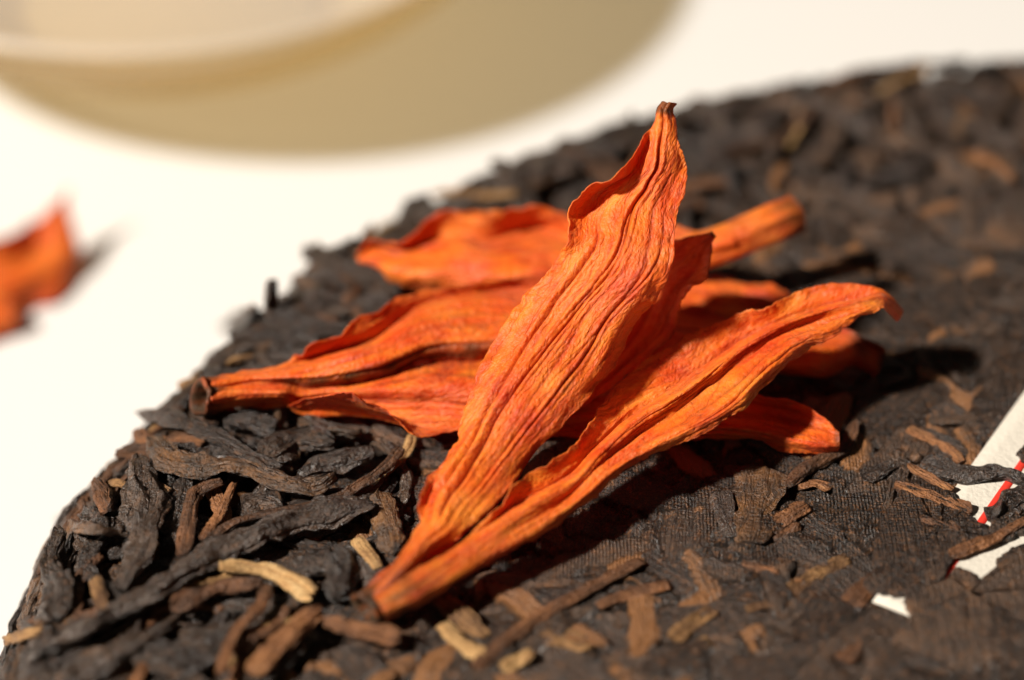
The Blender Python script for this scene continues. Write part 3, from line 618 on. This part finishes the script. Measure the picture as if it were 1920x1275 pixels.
A2 = [
 tb6(off(2.2, (0.2, .5, .6, .5, .2, -.4)), [(700,1118),(704,1124),(710,1132),(716,1142),(721,1152),(724,1160)]),
 tb6(off(2.5, (0.2, .6, .8, .6, .2, -.6)), [(752,1092),(755,1099),(760,1108),(765,1119),(770,1130),(772,1138)]),
 tb6(off(2.8, (0.2, .6, .8, .6, .2, -.6)), [(812,1052),(815,1060),(820,1070),(826,1083),(831,1095),(834,1103)]),
 tb6(off(3.2, (0.2, .4, .8, .6, .1, -.7)), [(880,1006),(884,1012),(890,1022),(898,1036),(905,1050),(910,1059)]),
 tb6(off(3.6, (1.2, -.3, .7, .2, .1, -.9)), [(955,922),(966,948),(980,956),(992,974),(1004,992),(1014,1003)]),
 tb6(off(4.3, o6), [(1040,862),(1062,893),(1074,906),(1084,918),(1092,932),(1098,938)]),
 tb6(off(4.8, o6), [(1100,812),(1114,840),(1124,853),(1132,866),(1146,884),(1158,894)]),
 tb6(off(5.4, o6), [(1146,739),(1182,774),(1194,790),(1206,806),(1216,838),(1220,858)]),
 tb6(off(6.2, o6), [(1213,674),(1250,728),(1262,746),(1275,764),(1290,800),(1298,824)]),
 tb6(off(7.0, o6), [(1294,626),(1322,680),(1335,694),(1346,709),(1373,748),(1386,773)]),
 tb6(off(7.8, o6), [(1375,594),(1395,630),(1403,644),(1413,658),(1433,690),(1444,710)]),
 tb6(off(8.5, o6), [(1440,575),(1456,603),(1463,612),(1471,621),(1489,643),(1502,657)]),
 tb6(off(9.2, (.5, -.6, .2, -.1, .1, -.6)), [(1513,540),(1531,574),(1540,582),(1548,591),(1564,606),(1576,617)]),
 tb6(off(9.7, (.3, -.5, .1, .1, .1, -.4)), [(1588,532),(1602,558),(1609,565),(1615,571),(1625,581),(1633,589)]),
 tb6(off(9.5, (.2, 0, .2, .1, .1, .1)), [(1643,537),(1648,549),(1651,556),(1653,562),(1653,570),(1652,577)]),
 tb6(off(8.7, (.2, .1, .2, .1, 0, 0)), [(1670,555),(1671,562),(1671,568),(1670,574),(1668,580),(1665,586)]),
 tb6(off(7.3, (.1, .1, .2, .1, 0, 0)), [(1692,581),(1692,586),(1691,590),(1689,594),(1686,599),(1682,603)])]
petal('petal', A2, fa, 420, 110, seed=2, up=0.5, creases=[
    ([(0.3, .22), (0.9, .22)], 0.40, 0.22, (0.25, 0.9), 0.5), ([(0.2, .6), (0.9, .6)], 0.45, 0.18, (0.2, 0.85), 0.5), ([(0.2, .52), (0.8, .5)], 0.28, 0.13, (0.3, 0.8), 0.4),
    ([(0.2, .46), (0.8, .43)], 0.25, 0.12, (0.3, 0.75), 0.4), ([(0.4, .78), (0.7, .86)], 0.25, 0.14, (0.35, 0.75), 0.3)],
    ncrease=8, amp=0.17, ruffle=0.3, brown=[basebrown(0.0, 0.26, 0.8)])
A3 = [row(2.0, (815,1030), (830,1040), 0.2), row(2.4, (900,940), (945,930), 0.3), row(3.6, (975,820), (1040,805), 0.3), row(6.2, (1050,690), (1190,694), -0.3), row(8.2, (1105,606), (1260,634), -0.5),
      row(10.2, (1150,534), (1279,586), -0.5), row(11.6, (1190,482), (1292,548), -0.4, hr=0.5), row(12.8, (1232,456), (1320,520), -0.3, hr=0.7), row(13.8, (1275,447), (1331,478), -0.2, hr=0.4), row(14.4, (1318,441), (1337,455), 0.1), row(14.8, (1336,434), (1343,444), 0.1)]
petal('petal', A3, fa, 260, 80, seed=3, up=-1.3, ncrease=10, amp=0.2, brown=[tipbrown(0.95, 0.985)])
stem_tube([(684,1142,1.5), (715,1118,1.7), (760,1085,2.0), (810,1050,2.2), (850,1015,2.4)], [1.35, 1.3, 1.15, 0.9, 0.3], fa, seed=3, lobes=0.12, th0=0.3)

# flower lying with its cut base towards the cake's edge
fb = thing('dried_lily_flower', 'orange dried lily flower lying under the tall petal, its hollow base towards the cake edge', 'dried flower', 'dried lily flowers')
def lerp(a, b, f): return tuple(p + (q - p) * f for p, q in zip(a, b))
def crisp(st, ends):                                  # extra rails that keep a turned-up edge sharp at its crease
    out = []
    for r in st:
        r = list(r)
        if 'b' in ends: r = r[:-2] + [lerp(r[-3], r[-2], 0.7), r[-2], lerp(r[-2], r[-1], 0.5), r[-1]]
        if 'a' in ends: r = [r[0], lerp(r[0], r[1], 0.5), r[1], lerp(r[1], r[2], 0.3)] + r[2:]
        out.append(r)
    return out
def r5(xy, hs): return [(x, y, h) for (x, y), h in zip(xy, hs)]
B1 = [
 r5([(390,711),(390,714),(391,719),(392,726),(393,733)], (3.0, 3.5, 3.7, 3.5, 2.6)),
 r5([(430,703),(430,707),(431,712),(432,719),(433,725)], (2.9, 3.4, 3.6, 3.4, 2.5)),
 r5([(470,694),(470,698),(471,705),(472,714),(473,721)], (2.9, 3.4, 3.6, 3.3, 2.5)),
 r5([(530,680),(532,685),(534,696),(536,710),(538,721)], (3.3, 3.6, 3.9, 3.7, 2.5)),
 r5([(588,646),(601,664),(605,682),(607,706),(608,727)], (5.4, 3.5, 4.1, 4.0, 2.2)),
 r5([(682,598),(700,634),(704,655),(707,684),(709,711)], (6.0, 3.7, 4.6, 4.7, 2.5)),
 r5([(758,555),(782,578),(794,608),(802,648),(806,680)], (5.8, 4.4, 5.2, 4.9, 2.8)),
 r5([(860,536),(874,556),(888,590),(897,640),(901,668)], (5.6, 4.5, 5.2, 4.9, 3.0)),
 r5([(928,521),(948,546),(965,590),(975,638),(980,668)], (5.8, 4.2, 5.0, 4.6, 3.0)),
 r5([(1040,526),(1050,550),(1065,600),(1075,645),(1080,676)], (5.0, 4.2, 4.6, 4.2, 2.8)),
 r5([(1240,566),(1245,584),(1250,620),(1255,656),(1258,690)], (3.8, 3.6, 3.8, 3.4, 2.2)),
 r5([(1420,600),(1425,620),(1432,645),(1440,678),(1446,699)], (3.2, 3.1, 3.2, 2.6, 1.4)),
 r5([(1520,608),(1523,625),(1526,650),(1528,680),(1530,706)], (3.2, 3.0, 3.0, 2.4, 1.0)),
 r5([(1590,622),(1593,634),(1593,650),(1592,668),(1588,685)], (3.0, 2.8, 2.6, 2.2, 1.2)),
 r5([(1628,638),(1631,650),(1632,662),(1630,682),(1624,700)], (2.8, 2.4, 2.3, 1.9, 1.0)),
 r5([(1660,654),(1661,664),(1658,677),(1650,695),(1636,711)], (2.6, 2.2, 2.0, 1.5, 0.8))]
petal('petal', crisp(B1, 'a'), fb, 400, 100, seed=4, creases=[
    ([(0.1, .87), (0.5, .85)], 0.35, 0.16, (0.1, 0.55), 0.7), ([(0.15, .74), (0.6, .70)], 0.38, 0.16, (0.2, 0.6), 0.5), ([(0.2, .60), (0.6, .58)], 0.34, 0.15, (0.22, 0.6), 0.5)],
    ncrease=10, amp=0.22, brown=[lambda u, v: 0.85 * sstep(0.80, 0.87, v) * (1 - sstep(0.95, 1.0, v)) * sstep(0.1, 0.2, u) * (1 - sstep(0.45, 0.55, u)), tipbrown(0.85, 0.90)], ruffle=0.25)
B2 = [
 r5([(392,726),(394,737),(396,750),(398,762),(400,773)], (2.6, 3.3, 3.1, 2.0, 0.8)),
 r5([(430,719),(430,729),(431,741),(431,755),(432,766)], (2.5, 3.2, 3.0, 1.9, 0.7)),
 r5([(480,717),(480,727),(480,740),(480,753),(480,763)], (2.4, 3.2, 3.0, 1.8, 0.6)),
 r5([(530,718),(532,728),(532,739),(531,752),(530,762)], (2.4, 3.2, 3.0, 1.8, 0.6)),
 r5([(562,722),(562,738),(562,750),(560,766),(552,756)], (2.0, 2.4, 1.6, 0.5, 2.0)),
 r5([(610,722),(608,735),(606,748),(603,775),(596,742)], (1.9, 2.5, 1.5, 0.5, 4.2)),
 r5([(665,714),(662,733),(660,750),(655,779),(648,733)], (2.0, 2.8, 1.6, 0.5, 5.6)),
 r5([(718,698),(716,728),(714,752),(708,784),(700,758)], (2.1, 3.2, 1.8, 0.5, 4.4)),
 r5([(770,684),(768,723),(766,752),(760,797),(748,782)], (2.2, 3.5, 2.2, 0.6, 3.2)),
 r5([(815,674),(812,718),(808,750),(800,797),(780,815)], (2.3, 3.7, 2.2, 0.9, 2.0)),
 r5([(885,670),(880,718),(875,758),(868,798),(858,811)], (2.4, 3.6, 2.4, 1.0, 1.1)),
 r5([(1010,690),(1005,738),(1000,776),(995,806),(992,820)], (2.0, 3.0, 2.0, 1.0, 0.8)),
 r5([(1190,716),(1188,748),(1185,778),(1182,804),(1180,818)], (2.0, 2.6, 2.0, 1.1, 0.7)),
 r5([(1350,730),(1346,755),(1341,780),(1336,805),(1332,822)], (2.8, 2.4, 2.2, 1.7, 0.8)),
 r5([(1432,738),(1430,760),(1428,785),(1424,812),(1420,828)], (3.4, 2.3, 2.0, 1.9, 0.8)),
 r5([(1492,754),(1491,773),(1487,797),(1479,826),(1475,846)], (3.4, 2.2, 1.7, 1.9, 0.6)),
 r5([(1542,781),(1541,793),(1539,809),(1535,835),(1532,850)], (2.6, 2.1, 1.9, 1.7, 0.5)),
 r5([(1573,808),(1574,815),(1575,824),(1574,836),(1570,846)], (2.0, 2.0, 1.8, 1.3, 0.6))]
petal('petal', crisp(B2, 'b'), fb, 400, 100, seed=5, creases=[([(0.3, .45), (0.6, .4)], 0.35, 0.16, (0.3, 0.6), 0.4), ([(0.7, .5), (1, .55)], 0.3, 0.18, (0.7, 0.98), 0.5)], ncrease=12, amp=0.24, ruffle=0.22, brown=[lambda u, v: sstep(0.975, 0.995, u) * (1 - sstep(0.6, 0.8, v))])
B3 = [row(3.0, (1050,570), (1052,604), 0.3), row(3.6, (1150,540), (1145,612), 0.5), row(3.8, (1240,520), (1230,622), 0.6), row(3.6, (1340,516), (1330,618), 0.6), row(3.3, (1430,534), (1424,616), 0.5), row(2.8, (1500,568), (1494,622), 0.3), row(2.4, (1552,604), (1550,618), 0.1)]
petal('petal', B3, fb, 200, 70, seed=6, up=-0.9, creases=[([(0, .5), (1, .5)], 0.7, 0.35, (0.1, 0.95), 0.4), ([(0, .25), (1, .25)], 0.5, 0.3, (0.1, 0.95), 0.4)], ncrease=7, amp=0.25)
stem_tube([(374,746,2.7), (396,744,2.2), (440,737,1.9), (500,730,1.9), (560,720,2.0)], [1.38, 1.42, 1.2, 1.0, 0.4], fb, seed=9, lobes=0.16, th0=math.pi / 2, brown_end=0.75)

# flower lying behind, its base pointing away
fc = thing('dried_lily_flower', 'orange dried lily flower behind the tall petal, its cut base raised off the cake', 'dried flower', 'dried lily flowers')
C1 = [
 r5([(668,478),(669,482),(670,486),(672,490),(674,494)], (2.6, 2.5, 2.5, 2.4, 2.2)),
 r5([(696,445),(700,458),(702,470),(704,485),(706,500)], (4.2, 2.7, 3.0, 3.0, 2.4)),
 r5([(747,447),(745,465),(744,485),(742,510),(738,531)], (4.6, 2.9, 3.5, 3.2, 1.8)),
 r5([(803,412),(798,456),(797,480),(795,515),(790,542)], (5.8, 3.2, 4.0, 3.6, 1.8)),
 r5([(845,394),(855,440),(858,470),(858,510),(858,550)], (6.4, 3.9, 4.6, 4.0, 2.0)),
 r5([(912,406),(920,449),(922,475),(925,515),(928,556)], (6.4, 3.6, 5.0, 4.3, 2.0)),
 r5([(1000,389),(1005,428),(1010,465),(1012,510),(1015,556)], (7.2, 3.8, 5.0, 4.5, 2.0)),
 r5([(1068,410),(1080,440),(1085,470),(1090,505),(1095,546)], (6.4, 4.3, 5.2, 4.6, 2.2)),
 r5([(1180,425),(1190,445),(1195,465),(1200,490),(1205,520)], (6.0, 5.6, 5.8, 5.2, 3.4)),
 r5([(1290,430),(1293,440),(1296,455),(1300,475),(1304,495)], (6.2, 6.8, 7.0, 6.4, 4.6)),
 r5([(1370,422),(1372,430),(1375,442),(1378,455),(1380,466)], (6.9, 7.6, 7.8, 7.2, 6.0))]
petal('petal', crisp(C1, 'a'), fc, 240, 70, seed=7, ncrease=9, amp=0.2, ruffle=0.5, wav=0.4, brown=[lambda u, v: 0.7 * (1 - sstep(0.0, 0.14, u)) * sstep(0.2, 0.32, v) * (1 - sstep(0.5, 0.65, v))])
stem_tube([(1494,402,7.5), (1470,412,7.4), (1420,433,7.0), (1360,457,6.4), (1290,478,5.6), (1180,500,4.6)], [1.5, 1.62, 1.6, 1.6, 1.5, 0.7], fc, seed=14, lobes=0.10, th0=1.2, brown_end=0.7)

# flower lying on the table
fd = thing('dried_lily_flower', 'orange dried lily flower lying apart from the cake on the bare white table', 'dried flower', 'dried lily flowers')
D1 = [
 r5([(-420,470),(-420,490),(-420,510),(-420,530)], (3, 3.6, 3.2, 2)), r5([(-250,455),(-245,490),(-240,530),(-240,570)], (5, 4, 3.6, 1.5)),
 r5([(-100,460),(-95,500),(-92,545),(-90,590)], (6, 4, 3.6, 1.2)), r5([(0,448),(4,500),(6,540),(4,585)], (6.5, 3.6, 3.6, 1.2)),
 r5([(58,418),(66,465),(70,520),(55,575)], (5.5, 3.6, 2.8, 0.8)), r5([(102,385),(112,425),(122,480),(100,560)], (6, 4.6, 3, 0.8)),
 r5([(124,364),(122,395),(136,445),(140,500)], (6.5, 5.2, 3.4, 1.4)), r5([(133,356),(128,382),(134,425),(150,468)], (7, 5.8, 4, 2.0))]
petal('petal', D1, fd, 140, 50, seed=8, ncrease=7, amp=0.2, ruffle=0.4, table=True)
D2 = [r5([(-420,500),(-420,530),(-420,560)], (2.2, 2.6, 1.6)), r5([(-200,560),(-200,600),(-200,640)], (2.6, 3, 1)), r5([(-80,560),(-78,605),(-75,650)], (3, 3, 1)), r5([(0,566),(4,592),(2,622)], (3, 2.8, 1.2)), r5([(24,584),(27,594),(24,606)], (2.6, 2.6, 1.8))]
petal('petal', D2, fd, 100, 40, seed=9, ncrease=6, amp=0.2, ruffle=0.3, table=True)
stem_tube([(-470,515,1.6), (-440,514,1.7), (-380,515,2.0), (-300,520,2.0)], [1.5, 1.5, 1.4, 0.6], fd, seed=20, table=True)
